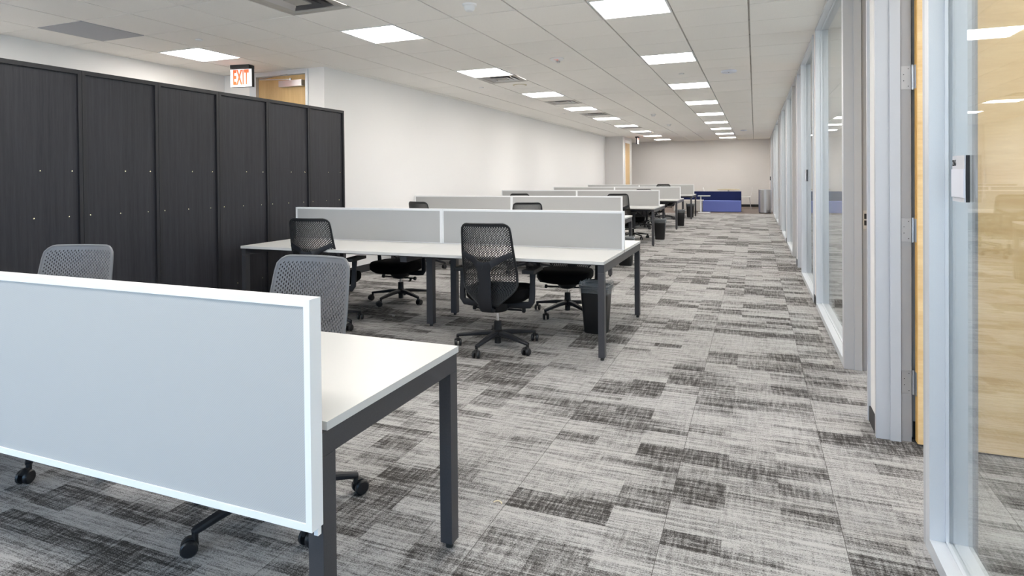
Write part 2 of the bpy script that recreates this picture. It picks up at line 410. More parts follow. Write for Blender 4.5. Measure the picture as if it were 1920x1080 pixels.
def office_door(a, b, hinge):
    """full-height frame between a and b; the leaf stands open into the office against the hinge side ('a' or 'b')."""
    global doors; doors += 1
    e = sempty('door_%d' % doors, (0, 0, 0)); f = MB(); ff = MB()
    for y0, s in ((a, 1), (b, -1)):
        ff.box(XF, .610, *sorted((y0, y0+s*.030)), 0, H)
        ff.box(.610, .655, *sorted((y0, y0+s*.040)), 0, H)
        f.box(.658, .702, *sorted((y0, y0+s*.022)), 0, H)
    ff.box(XF, .610, a+.03, b-.03, 2.69, H); ff.box(.61, .655, a+.04, b-.04, 2.68, H); ff.build('casing', M['casing'], e, False); f.box(.658, .702, a+.022, b-.022, 2.70, H)
    f.build('door_frame', M['jamb'], e, False)
    g2 = MB()
    for y0, s in ((a, 1), (b, -1)): g2.box(.655, .658, *sorted((y0, y0+s*.030)), 0, H)
    g2.build('gasket', M['gap'], e, False)
    w = .91 if b-a > .9 else b-a-.06
    hy, s = (b-.022, -1) if hinge == 'b' else (a+.022, 1)
    y0, y1 = sorted((hy+s*.004, hy+s*.049))
    lf = MB().box(.718, .718+w, y0, y1, .012, 2.675).bevel(.003, 1).build('door_leaf', M['maple'], e, False)
    lf['label'] = 'maple veneered leaf standing open'
    lp_ = MB().box(.7155, .7185, y0+.002, y1-.002, .013, 2.674).build('edge_lipping', M['lipping'], lf, False)
    for hz in (.292, 1.03, 1.767, 2.50):
        hg = MB(); hg.box(.660, .701, *sorted((hy+s*.0, hy+s*.003)), hz-.056, hz+.056)
        hg.box(.7135, .7160, *sorted((hy+s*.005, hy+s*.040)), hz-.056, hz+.056)
        hg.cyl((.7085, hy+s*.003, hz-.06), .0062, .12, seg=12)
        for kx, kz in ((.690, .042), (.671, .015), (.671, -.015), (.690, -.042)):
            hg.cyl((kx, hy+s*.003, hz+kz), .0042, s*.0012, 'Y', 10)
        h = hg.build('hinge', M['metal'], e)
        sc = MB()
        for kx, kz in ((.690, .042), (.671, .015), (.671, -.015), (.690, -.042)): sc.cyl((kx, hy+s*.0042, hz+kz), .0022, s*.0005, 'Y', 8)
        sc.build('screw', M['ink'], h)
    # strike on the other jamb
    sy, s2 = (a+.022, 1) if hinge == 'b' else (b-.022, -1)
    st = MB(); st.box(.664, .698, *sorted((sy, sy+s2*.002)), .94, 1.06)
    pl = st.build('strike_plate', M['metal'], e, False)
    so = MB(); so.box(.670, .692, *sorted((sy+s2*.002, sy+s2*.0025)), 1.005, 1.04); so.box(.670, .692, *sorted((sy+s2*.002, sy+s2*.0025)), .962, .995)
    so.build('latch_hole', M['ink'], pl, False)
    # lever handles on the leaf
    hx = .718+w-.07
    for fs, yy in ((-1, y0), (1, y1)):
        lv = MB(); lv.cyl((hx, yy, 1.0), .026, fs*.008, 'Y', 16); lv.cyl((hx, yy, 1.0), .009, fs*.05, 'Y', 10); lv.sweep([(hx, yy+fs*.05, 1.0), (hx-.12, yy+fs*.05, 1.0)], (.007, .009))
        lv.build('lever_handle', M['metal'], lf)
    return e
segs = [('w', YB, -2.6), ('g', -2.6, -.8), ('d', -.8, .25, 'a'), ('w', .25, .62),
        ('g', .62, 2.50), ('d', 2.50, 3.47, 'b'), ('w', 3.47, 3.665), ('d', 3.665, 4.62, 'a'), ('g', 4.62, 6.62),
        ('w', 6.62, 6.88), ('g', 6.88, 8.60), ('d', 8.60, 9.38, 'b'), ('w', 9.38, 9.70), ('d', 9.70, 10.62, 'a'), ('g', 10.62, 12.44),
        ('w', 12.44, 12.85), ('g', 12.85, 14.7), ('d', 14.7, 15.6, 'b'), ('w', 15.6, 15.9), ('d', 15.9, 16.8, 'a'), ('g', 16.8, 18.6),
        ('w', 18.6, 18.9), ('g', 18.9, 20.8), ('d', 20.8, 21.7, 'b'), ('w', 21.7, 22.0), ('d', 22.0, 22.9, 'a'), ('g', 22.9, 24.6), ('w', 24.6, YE)]
wr = MB(); br = MB()
for sg in segs:
    k, a, b = sg[:3]
    if k == 'w': wr.box(XW, .69, a, b, 0, ZT); br.box(XW-.008, XW, a, b, 0, .08)
    elif k == 'g': glazing(a, b)
    else: office_door(a, b, sg[3])
wr.box(XF+.01, .69, YB, YE, H+.02, ZT)
struct(wr.build('wall_right', M['wall'], smooth=False)); struct(br.build('baseboard_right', M['black'], smooth=False))
# partitions between offices
pw = MB(); pb = MB()
for y in (.43, 3.567, 6.75, 9.54, 12.645, 15.75, 18.75, 21.85):
    pw.box(.69, XO, y-.055, y+.055, 0, ZT)
    pb.box(.72, XO, y-.063, y-.055, 0, .08); pb.box(.72, XO, y+.055, y+.063, 0, .08)
struct(pw.build('wall_right_partitions', M['wall'], smooth=False)); struct(pb.build('baseboard_right_offices', M['black'], smooth=False))

# ---------------------------------------------------------------- name plaques beside the office doors
def plaque(y, label, num=None):
    t = thing('room_sign', label, 'sign', (XF+.0555, y, 1.287), 0, None)
    MB().box(-.010, 0, -.06, .06, -.072, .072).build('backplate', M['ink'], t, False)
    MB().box(-.014, -.010, -.058, .06, -.072, .072).build('face_plate', M['sign'], t, False)
    MB().box(-.018, -.014, -.066, .058, -.058, .030).build('insert', M['signin'], t, False)
    if num: text_mesh('room_number', num, .026, M['ink'], t, (-.0143, .040, .049), (PI/2, 0, -PI/2), .8, .0006)
    return t
plaque(2.287, 'small grey room number sign reading 216 on the nearest glass pane', '216')
plaque(8.44, 'black-edged room sign on the glass far down the corridor, seen edge-on')

# ---------------------------------------------------------------- exit door in the return wall
e = sempty('door_exit', (0, 0, 0)); Y0 = 6.28
f = MB()
f.box(-6.262, -6.15, Y0-.015, Y0+.1, 0, 2.705); f.box(-5.337, -5.297, Y0-.015, Y0+.1, 0, 2.705); f.box(-6.15, -5.337, Y0-.015, Y0+.1, 2.655, 2.705)
f.build('door_frame', M['alu'], e, False)
lf = MB().box(-6.147, -5.340, Y0+.03, Y0+.075, .01, 2.65).build('door_leaf', M['maplev'], e, False)
lf['label'] = 'maple veneered door leaf'
cl = MB().box(-5.742, -5.372, Y0-.045, Y0+.03, 2.495, 2.575).bevel(.006).build('closer_body', M['metal'], e)
ar = MB(); ar.sweep([(-5.56, Y0-.03, 2.585), (-6.0, Y0-.10, 2.600)], (.012, .006)); ar.sweep([(-6.0, Y0-.10, 2.607), (-5.62, Y0-.02, 2.66)], (.011, .005)); ar.cyl((-5.56, Y0-.03, 2.57), .014, .03)
ar.build('closer_arm', M['metal'], e)
# closet door near the far end
e = sempty('door_closet', (0, 0, 0)); f = MB()
f.box(-4.56, -4.385, 22.12, 22.17, 0, 2.6); f.box(-4.56, -4.385, 23.07, 23.12, 0, 2.6); f.box(-4.56, -4.385, 22.17, 23.07, 2.5, 2.6)
f.build('door_frame', M['pframe'], e, False)
MB().box(-4.45, -4.40, 22.17, 23.07, .01, 2.5).build('door_leaf', M['maplev'], e, False)

# ---------------------------------------------------------------- ceiling lights
def ceiling_light(x, y):
    t = thing('ceiling_light', '', 'ceiling light', (x+T/2, y+T/2, H), 0, 'lit square ceiling panels')
    a, b = T/2-.004, .285
    f = MB(); z0, z1 = -.002, .03
    f.box(-a, a, -a, -b, z0, z1).box(-a, a, b, a, z0, z1).box(-a, -b, -b, b, z0, z1).box(b, a, -b, b, z0, z1)
    f.build('frame', M['pframe'], t, False)
    MB().box(-b, b, -b, b, .004, .012).build('diffuser', M['panelE'], t, False)
    return t
proto = ceiling_light(*lights[0])
def place_light(x, y, label):
    c = copy_tree(proto); c.location = (x+T/2, y+T/2, H); c['label'] = label; return c
ordw = ['nearest', 'second', 'third', 'fourth', 'fifth', 'sixth', 'seventh', 'eighth', 'ninth and farthest']
i = 0
proto['label'] = 'lit square ceiling panel behind the viewpoint over the entrance end'
for k in range(-3, 9):
    for col, nm in ((GX, 'aisle row'), (GX-4*T, 'row over the desks')):
        if k == -3 and col == GX: continue
        lab = ('lit square ceiling panel, %s in the %s' % (ordw[k], nm)) if k >= 0 else 'lit square ceiling panel out of the photo, %s, %s' % (('overhead', 'behind the viewpoint', 'by the back windows')[-1-k], nm)
        place_light(col, GY+4*T*k, lab)
place_light(GX-8*T, GY, 'lit square ceiling panel above the dark cabinets, just in front of the exit sign')
place_light(GX-8*T, GY-4*T, 'lit square ceiling panel at the extreme top left above the cabinets')
place_light(GX-8*T, GY-8*T, 'lit square ceiling panel over the recess, beyond the left of the photo')
for n_, (x, y) in enumerate(olights):
    c = place_light(x, y, 'lit ceiling panel in the %s glass office, %s one' % (ordw[n_//2].replace(' and farthest', ''), ('corridor-side', 'added window-side')[n_ % 2])); c['group'] = 'office ceiling panels'

# ---------------------------------------------------------------- vents
def vent(x, y, label):
    t = thing('air_vent', label, 'vent', (x+T/2, y+T/2, H), 0, 'square ceiling diffusers')
    a = T/2-.004
    f = MB()
    def ring(bm, r0, r1, z0, z1):
        vs = [[bm.verts.new((sx*r, sy*r, z)) for sx, sy in ((-1,-1),(1,-1),(1,1),(-1,1))] for r, z in ((r0, z0), (r1, z1))]
        for i in range(4): bm.faces.new((vs[0][i], vs[0][(i+1)%4], vs[1][(i+1)%4], vs[1][i]))
    for r0, r1, z0, z1 in ((a, a-.055, 0, 0), (a-.055, a-.115, 0, .055)): ring(f.bm, r0, r1, z0, z1)
    f.build('frame', M['grid'], t, False)
    b = MB(); b.box(-a, a, -a, a, .09, .10); b.build('duct', M['gap'], t, False)
    for r in (.20, .135):
        l = MB(); ring(l.bm, r, r-.055, .002, .045); ring(l.bm, r-.003, r-.058, .006, .049); l.build('louvre', M['metal'], t, False)
    c = MB(); c.box(-.075, .075, -.075, .075, .0, .008); c.build('centre_plate', M['grid'], t, False)
    return t
vl = ['large square metal air vent cut by the top edge of the photo',
      'square ceiling air vent right behind the second panel of the left-hand row',
      'square ceiling air vent behind the third panel of the left-hand row',
      'square ceiling air vent behind the fourth panel of the left-hand row',
      'square ceiling air vent behind the seventh panel of the left-hand row',
      'tiny square ceiling air vent, farthest one near the end of the room']
for (x, y), l in zip(vents, vl): vent(x, y, l)
tag(MB().box(dark_tile[0]+g, dark_tile[0]+T-g, dark_tile[1]+g, dark_tile[1]+T-g, H-.002, H+.018).build('grey_ceiling_tile', M['greytile'], smooth=False),
    'dark grey square tile in the ceiling above the leftmost cabinets', 'ceiling tile')

# ---------------------------------------------------------------- small ceiling fittings
def fitting(name, label, cat, x, y, prof, m, extra=None, group=None):
    t = thing(name, label, cat, (x, y, H), 0, group)
    MB().lathe((0, 0, 0), prof).build('body', M[m], t)
    if extra: extra(t)
    return t
def ring_x(t): MB().lathe((0, 0, -.045), [(.036, .004), (.037, 0), (.036, -.004)]).build('vent_slot', M['ink'], t)
sm = [(.06, 0), (.06, -.012), (.045, -.018), (.040, -.045), (.030, -.056), (.001, -.057)]
fitting('smoke_detector', 'round white smoke detector in the ceiling at the top centre', 'smoke detector', -2.16, 4.51, sm, 'wplast', ring_x, 'smoke detectors')
fitting('smoke_detector', 'small white smoke detector far down the ceiling, nearer one of the far pair', 'smoke detector', -2.17, 14.27, sm, 'wplast', ring_x, 'smoke detectors')
fitting('smoke_detector', 'small white smoke detector far down the ceiling, farther one of the far pair', 'smoke detector', -2.2, 17.3, sm, 'wplast', ring_x, 'smoke detectors')
def strobe(t):
    MB().lathe((.02, -.02, -.028), [(.028, 0), (.028, -.016), (.015, -.026), (.001, -.028)]).build('strobe_lens', M['chrome'], t)
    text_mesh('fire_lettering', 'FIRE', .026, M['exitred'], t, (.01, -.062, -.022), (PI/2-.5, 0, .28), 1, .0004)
fitting('fire_alarm', 'round white ceiling fire alarm with red lettering and a strobe lens', 'fire alarm', -2.2, 7.0, [(.085, 0), (.085, -.012), (.06, -.028), (.001, -.03)], 'wplast', strobe)
apf = [(.10, 0), (.105, -.01), (.095, -.026), (.05, -.036), (.001, -.037)]
def dot(t): MB().cyl((0, -.055, -.036), .008, .004).build('status_light', M['ink'], t)
fitting('access_point', 'large round bluish-white wireless access point on the ceiling right of the light rows', 'access point', -.32, 8.78, apf, 'apwhite', dot)
fitting('access_point', 'small round bluish-white access point near the far end of the ceiling', 'access point', -.32, 20.7, apf, 'apwhite', dot)
sp = [(.034, 0), (.036, -.006), (.034, -.010), (.001, -.011)]
for x, y, l in ((-5.2, 4.55, 'flat white sprinkler cap in the ceiling above the cabinets'), (-.94, 8.75, 'flat white sprinkler cap in the aisle ceiling below the right-hand panels'),
                (-4.0, 8.76, 'flat white sprinkler cap left of the ceiling speaker'), (-4.0, 13.2, 'flat white sprinkler cap farther down the left ceiling'), (-2.3, 22.8, 'tiny white sprinkler cap near the end wall')):
    fitting('sprinkler_cap', l, 'sprinkler', x, y, sp, 'wplast', None, 'sprinkler caps')
def grille(t): MB().lathe((0, 0, -.004), [(.085, 0), (.085, -.003), (.001, -.004)]).build('grille', M['tile'], t)
fitting('ceiling_speaker', 'round cream ceiling speaker between a vent and the third left panel', 'speaker', -3.36, 8.78, [(.11, 0), (.11, -.004), (.09, -.005), (.001, -.005)], 'topwood', grille)

# ---------------------------------------------------------------- exit signs
def exit_sign(x, y, rz, label):
    t = thing('exit_sign', label, 'exit sign', (x, y, H), rz)
    MB().box(-.13, .13, -.055, .055, -.045, 0).bevel(.008).build('canopy', M['ink'], t)
    MB().box(-.15, .15, -.022, .022, -.27, -.045).build('housing', M['ink'], t, False)
    for s in (-1, 1):
        f = MB().box(-.15, .146, *sorted((s*.022, s*.026)), -.268, -.050).build('face', M['exitface'], t, False)
        text_mesh('lettering', 'EXIT', .245, M['exitred'], f, (-.004, s*.0265, -.160), (PI/2, 0, 0 if s < 0 else PI), .40, .009)
    return t
exit_sign(-5.91, 5.80, math.radians(10), 'white EXIT sign with orange letters hanging above the dark cabinets')
exit_sign(-3.97, 22.3, PI/2, 'small black exit sign at the far end, seen edge-on with a red face')

# ---------------------------------------------------------------- tall dark cabinets
CX = -4.5
seams = [2.33+.6033*i for i in range(7)]
cw = .6033; CH = 2.1
def cabinet(label):
    t = thing('storage_cabinet', label, 'cabinet', (CX, 0, 0), 0, 'tall dark wood cabinets in a row')
    D = .46; w = cw-.002
    f = MB(); f.box(-D, 0, .001, .026, 0, CH); f.box(-D, 0, w-.025, w, 0, CH); f.box(-D, 0, .026, w-.025, CH-.03, CH); f.box(-D, 0, .026, w-.025, 0, .05)
    f.box(-D, -D+.02, .026, w-.025, .05, CH-.03)
    f.build('carcass', M['lamf'], t, False)
    MB().box(-.036, -.016, .027, w-.026, .05, CH-.03).build('back_panel', M['lam'], t, False)
    for yy, z in ((-.275, 1.374), (-.066, 1.373), (-.545, 1.052), (-.318, 1.051), (-.09, 1.05), (-.40, .33), (-.09, .33)):
        MB().lathe((-.016, w+yy, z), [(.0055, 0), (.005, .002), (.001, .003)], 12, 'X').build('cam_screw', M['screw'], t)
    return t
cab = cabinet('')
cl_ = ['leftmost tall dark wood cabinet, cut by the left photo edge', 'second tall dark wood cabinet from the left', 'third tall dark wood cabinet from the left, under the lit ceiling panel',
       'fourth tall dark wood cabinet from the left, below the exit sign', 'fifth tall dark wood cabinet from the left, in front of the exit door', 'rightmost tall dark wood cabinet, at the open end of the row']
for i in range(6):
    c = cab if i == 0 else copy_tree(cab)
    c.location = (CX, seams[i], 0); c['label'] = cl_[i]

# ---------------------------------------------------------------- desks
PW = 1.6652; TZ = .703; DD = .737
def leg(mb, x0, x1, y0, y1, z1):
    mb.box(x0, x1, y0, y1, .018, z1)
def bench(name, label, xr, yc, single=False, group=None):
    """origin at the right end, centre line; double-sided bench two bays wide."""
    t = thing(name, label, 'desk', (xr, yc, 0), 0, group)
    sides = (1,) if single else (-1, 1)
    for s in sides:
        for i in range(2):
            x1 = -i*PW-.001; x0 = -(i+1)*PW+.001
            ya, yb = sorted((s*.018, s*DD))
            tp = MB().box(x0, x1, ya, yb, TZ-.022, TZ).bevel(.002, 1).build('desktop', M['white'], t, False)
    ye0 = .0 if single else -DD+.012; ye1 = DD-.012
    for x1 in (-.002, -2*PW+.047):
        MB().box(x1-.045, x1, ye0, ye1, TZ-.082, TZ-.023).build('end_rail', M['steel'], t, False)
        for ya, yb in ((ye0, ye0+.05), (ye1-.05, ye1)):
            b = MB(); b.box(x1-.045, x1, ya, yb, .022, TZ-.083); l = b.build('leg', M['steel'], t, False)
            MB().cyl((x1-.0225, (ya+yb)/2, 0), .014, .022, seg=12).build('glide', M['foot'], l)
    # middle frame
    ms = ((DD-.16, DD-.11),) if single else ((-.255, -.20), (.20, .255))
    for ya, yb in ms:
        b = MB(); b.box(-PW-.030, -PW+.030, ya, yb, .022, TZ-.083); l = b.build('leg', M['steel'], t, False)
        MB().cyl((-PW, (ya+yb)/2, 0), .014, .022, seg=12).build('glide', M['foot'], l)
    b = MB(); b.box(-PW-.03, -PW+.03, ye0+.05, ye1-.05, TZ-.082, TZ-.023); b.build('cross_rail', M['steel'], t, False)
    for yy in ((.12, DD-.16) if single else (-.40, .40)):
        MB().box(-2*PW+.05, -.05, yy-.02, yy+.02, TZ-.075, TZ-.026).build('long_rail', M['steel'], t, False)
    return t
def screen(label, xr, yc, z0, z1, w=PW, group=None, yt=.02, fb=.005):
    t = thing('desk_screen', label, 'desk divider', (xr, yc, 0), 0, group)
    fw = .018
    f = MB(); x0, x1 = -w+.001, -.001
    f.box(x0, x1, -yt, yt, z1-fw, z1); f.box(x0, x1, -yt, yt, z0, z0+fb); f.box(x0, x0+fw, -yt, yt, z0+fb, z1-fw); f.box(x1-fw, x1, -yt, yt, z0+fb, z1-fw)
    f.bevel(.0015, 1).build('frame', M['pframe'], t, False)
    MB().box(x0+fw, x1-fw, -yt+.004, yt-.004, z0+fb, z1-fw).build('fabric_panel', M['fabric'], t, False)
    return t
HS = 1.017
benches = [('B', -.9843, 4.9227, 'second'), ('C', -1.7228, 8.4811, 'third'), ('D', -1.7228, 12.0728, 'fourth'), ('E', -1.7228, 15.6855, 'fifth'), ('F', -1.7228, 19.3196, 'sixth and farthest')]
bench('bench_desk', 'white-topped desk in the foreground with dark steel frame, nearest of all desks', -.986, 1.205, True, 'white bench desks')
sA = screen('large blue-grey fabric divider hung low on the front edge of the nearest desk', -.986, 1.1835, .458, HS, yt=.0205, fb=.018, group='desk dividers')
MB().box(-.012, 0, .0, .012, .44, .458).build('hook', M['pframe'], sA, False)
screen('fabric divider at the far left of the nearest desk, beyond the photo edge', -.986-PW, 1.1835, .458, HS, yt=.0205, fb=.018, group='desk dividers')
for n_, x, y, o in benches:
    bench('bench_desk', '%s white double-sided desk from the front, with dark steel legs' % o, x, y, False, 'white bench desks')
    screen('grey white-framed divider, right half, on the %s desk from the front' % o, x, y, TZ+.001, HS, group='desk dividers')
    screen('grey white-framed divider, left half, on the %s desk from the front' % o, x-PW, y, TZ+.001, HS, group='desk dividers')

# ---------------------------------------------------------------- task chairs
SZ0, SZ1 = .36, .965
def sh_w(z):
    tb = [(.36, .075), (.40, .125), (.44, .170), (.475, .200), (.505, .213), (.60, .213), (.75, .203), (.90, .192), (.935, .186), (.952, .172), (.962, .155), (.965, .140)]
    for (a, wa), (b, wb) in zip(tb, tb[1:]):
        if z <= b: return wa + (wb-wa)*(z-a)/(b-a)
    return tb[-1][1]
def sh_p(u, z):
    w = sh_w(z); x = u*w
    y = -.205 - .085*(max(0, z-.40)/.565)**1.3 + .030*math.exp(-((z-.56)/.11)**2)
    y += .045*(x/.2)**2*(.6+.4*min(1, (z-.36)/.3))
    return Vector((x, y, z))
def shell_bm(kind):
    NC, NR = 39, 33
    mb = MB(); bm = mb.bm; V = {}
    zh = [SZ1-(SZ1-SZ0)*k/(2*NR) for k in range(2*NR+1)]
    def vt(ui, k):                     # ui in half columns
        key = (ui, k)
        if key not in V: V[key] = bm.verts.new(sh_p(-1+2*ui/(2*NC), zh[k]))
        return V[key]
    for c in range(NC):
        off = c % 2; u0, um, u1 = 2*c, 2*c+1, 2*c+2
        if off:
            bm.faces.new((vt(u0, 0), vt(u0, 1), vt(um, 1), vt(u1, 1), vt(u1, 0), vt(um, 0)))
            bm.faces.new((vt(u0, 2*NR-1), vt(u0, 2*NR), vt(um, 2*NR), vt(u1, 2*NR), vt(u1, 2*NR-1), vt(um, 2*NR-1)))
        for k in range(off, 2*NR-1, 2):
            if k+2 > 2*NR: continue
            ring = [vt(u0, k), vt(um, k), vt(u1, k), vt(u1, k+1), vt(u1, k+2), vt(um, k+2), vt(u0, k+2), vt(u0, k+1)]
            zc = (zh[k]+zh[k+2])/2; uc = -1+2*(c+.5)/NC
            w = sh_w(zc)
            hole = 1 <= c <= NC-2 and zc < .945 and zc > .375 and w > .085
            if not hole: bm.faces.new(ring[::-1]); continue
            edge = max(abs(uc), abs(zc-.70)/.29)
            hx = (2/NC)*(.345 if kind == 'k' else .28); hz = (zh[k]-zh[k+2])*(.40 if kind == 'k' else .35)*(1 if edge < .72 else 1-.42*(edge-.72)/.28)
            hr = []
            for dx, dz in ((-.7, .85), (0, 1), (.7, .85), (1, 0), (.7, -.85), (0, -1), (-.7, -.85), (-1, 0)):
                hr.append(bm.verts.new(sh_p(uc+dx*hx, zc+dz*hz)))
            for i in range(8): bm.faces.new((ring[i], hr[i], hr[(i+1) % 8], ring[(i+1) % 8]))
    bmesh.ops.recalc_face_normals(bm, faces=bm.faces)
    bmesh.ops.solidify(bm, geom=bm.faces[:], thickness=.0045)
    # rolled rim
    rim = [sh_p(1, z) for z in (.36, .40, .44, .475, .505, .55, .60, .68, .75, .83, .90, .935, .952, .962)] + [sh_p(u, .965) for u in (1, .6, .2, -.2, -.6, -1)] + \
          [sh_p(-1, z) for z in (.962, .952, .935, .90, .83, .75, .68, .60, .55, .505, .475, .44, .40, .36)]
    mb.tube(rim, .0065, 8, closed=True)
    return mb
shell_me = {}
def make_chair(kind, label, group):
    t = thing('office_chair', label, 'chair', (0, 0, 0), 0, group)
    # five-star base
    hub = MB(); hub.lathe((0, 0, 0), [(.024, .030), (.026, .032), (.026, .075), (.042, .085), (.042, .125), (.030, .135), (.028, .20), (.020, .203)], 20)
    hub.build('hub', M['plastic'], t)
    for k in range(5):
        a = 2*PI*k/5; d = Vector((math.cos(a), math.sin(a), 0))
        ar = MB(); ar.sweep([d*.03+Vector((0, 0, .108)), d*.12+Vector((0, 0, .105)), d*.24+Vector((0, 0, .090)), d*.318+Vector((0, 0, .080)), d*.325+Vector((0, 0, .078))],
                            [(.024, .018), (.024, .017), (.018, .013), (.014, .011), (.010, .009)])
        arm = ar.build('base_arm', M['plastic2'], t)
        cs = MB(); c = d*.318; b = a + (.9, -.6, 1.9, .3, -1.4)[k]; q = Vector((math.cos(b), math.sin(b), 0)); s = Vector((-math.sin(b), math.cos(b), 0))
        w = MB(); 
        for sg in (-1, 1):
            base = c + q*.018 + s*(sg*.008)
            bm = w.bm; rings = []
            for rr, off in ((.022, 0), (.029, .003), (.029, .014), (.024, .019), (.001, .0195)):
                rings.append([bm.verts.new(base + s*(sg*off) + q*(rr*math.cos(2*PI*j/18)) + Vector((0, 0, .029+rr*math.sin(2*PI*j/18)))) for j in range(18)])
            for A, B in zip(rings, rings[1:]):
                for j in range(18): bm.faces.new((A[j], A[(j+1) % 18], B[(j+1) % 18], B[j]))
            bm.faces.new(rings[0])
        st = MB(); st.cyl((c.x, c.y, .045), .011, .032, seg=12); st.sweep([c+Vector((0, 0, .058)), c+q*.02+Vector((0, 0, .060)), c+q*.042+Vector((0, 0, .045))], [(.010, .006), (.012, .005), (.012, .003)])
        cast = st.build('caster', M['plastic'], t)
        w.build('wheel', M['wheel'], cast)
    MB().cyl((0, 0, .20), .0125, .075, seg=16).build('gas_lift', M['chrome'], t)
    me = MB(); me.lathe((0, .0, .27), [(.035, 0), (.075, .012), (.095, .04), (.10, .085)], 20, sx=1, sy=1.25); me.build('tilt_mechanism', M['plastic'], t)
    lv = MB(); lv.cyl((-.19, .03, .286), .008, .38, 'X', 10); lv.lathe((-.215, .03, .286), [(.012, 0), (.019, .004), (.019, .022), (.009, .028)], 14, 'X'); lv.lathe((.187, .03, .286), [(.009, 0), (.019, .006), (.019, .024), (.012, .028)], 14, 'X')
    lv.sweep([(-.15, .03, .286), (-.165, .06, .268), (-.165, .08, .262)], (.012, .004))
    lv.build('lever', M['plastic'], t)
    # seat
    st = MB(); bm = st.bm; rings = []
    for z, gx, gy in ((.352, .17, .165), (.358, .215, .205), (.378, .242, .226), (.392, .25, .235), (.430, .252, .238), (.452, .240, .228), (.462, .20, .19), (.462, .08, .08)):
        ring = []
        for j in range(36):
            a = 2*PI*j/36; c_, s_ = math.cos(a), math.sin(a); p = 2/3.4
            x = gx*abs(c_)**p*(1 if c_ > 0 else -1); y = gy*abs(s_)**p*(1 if s_ > 0 else -1)
            zz = z - (.018*max(0, (y-.12)/.12)**2 if y > .12 else 0) + .006*(x/.25)**2
            ring.append(bm.verts.new((x, y*.93+.075, zz)))
        rings.append(ring)
    for A, B in zip(rings, rings[1:]):
        for j in range(36): bm.faces.new((A[j], A[(j+1) % 36], B[(j+1) % 36], B[j]))
    bm.faces.new(rings[0][::-1]); bm.faces.new(rings[-1])
    st.build('seat', M['seatf'], t)
    # perforated back
    if kind not in shell_me:
        o = shell_bm(kind).build('backrest', M['shellk' if kind == 'k' else 'shellg'], t); shell_me[kind] = o.data
    # Y frame
    fr = MB()
    path = [(0, -.10, .315), (0, -.17, .315), (0, -.232, .330), (0, -.262, .365), (0, -.268, .45), (0, -.272, .55), (0, -.282, .62), (0, -.286, .665)]
    fr.sweep(path, [(.042, .018), (.045, .018), (.047, .018), (.048, .016), (.048, .013), (.047, .012), (.049, .012), (.062, .010)], up=Vector((0, -1, .01)))
    for s in (-1, 1):
        pts = [Vector((s*.005, -.286, .655)), Vector((s*.05, -.288, .672))]
        for u, z in ((.45, .697), (.7, .720), (.95, .742)):
            p = sh_p(s*u, z); p.y -= .016 if u < .9 else .008; pts.append(p)
        fr.sweep(pts, [(.011, .032), (.011, .028), (.010, .023), (.009, .021), (.007, .020)], up=Vector((0, 0, 1)))
    fr.build('back_frame', M['plastic2'], t)
    # arm rests
    for s in (-1, 1):
        am = MB()
        am.sweep([(s*.09, -.02, .335), (s*.20, -.02, .335), (s*.262, -.02, .340), (s*.280, -.02, .365), (s*.284, -.015, .43), (s*.284, -.005, .52), (s*.284, .0, .586)],
                 [(.026, .012), (.026, .011), (.026, .012), (.024, .012), (.023, .012), (.020, .011), (.024, .012)], up=Vector((0, 1, .01)))
        a_ = am.build('armrest', M['plastic2'], t)
        pd = MB().box(s*.275-.045, s*.275+.045, -.10, .15, .585, .611).bevel(.012, 3).build('arm_pad', M['plastic'], a_)
    return t
black = make_chair('k', '', 'black office chairs'); grey = make_chair('g', '', 'grey-backed office chairs')
used = {'k': False, 'g': False}
def place_chair(kind, x, y, rot, phase, label, lift=0):
    """rot: direction turn of the seat; phase: direction of one base arm, both in degrees in the room."""
    src = black if kind == 'k' else grey
    c = copy_tree(src) if used[kind] else src
    if not used[kind]: used[kind] = True
    c.location = (x, y, 0); c.rotation_euler = (0, 0, math.radians(rot)); c['label'] = label
    ph = math.radians((phase-rot) % 72)
    names = ('hub', 'base_arm', 'caster')
    for ch in c.children:
        nm = ch.name.split('.')[0]
        if nm in names: ch.rotation_euler = (0, 0, ph)
        elif lift: ch.location.z = lift
    return c
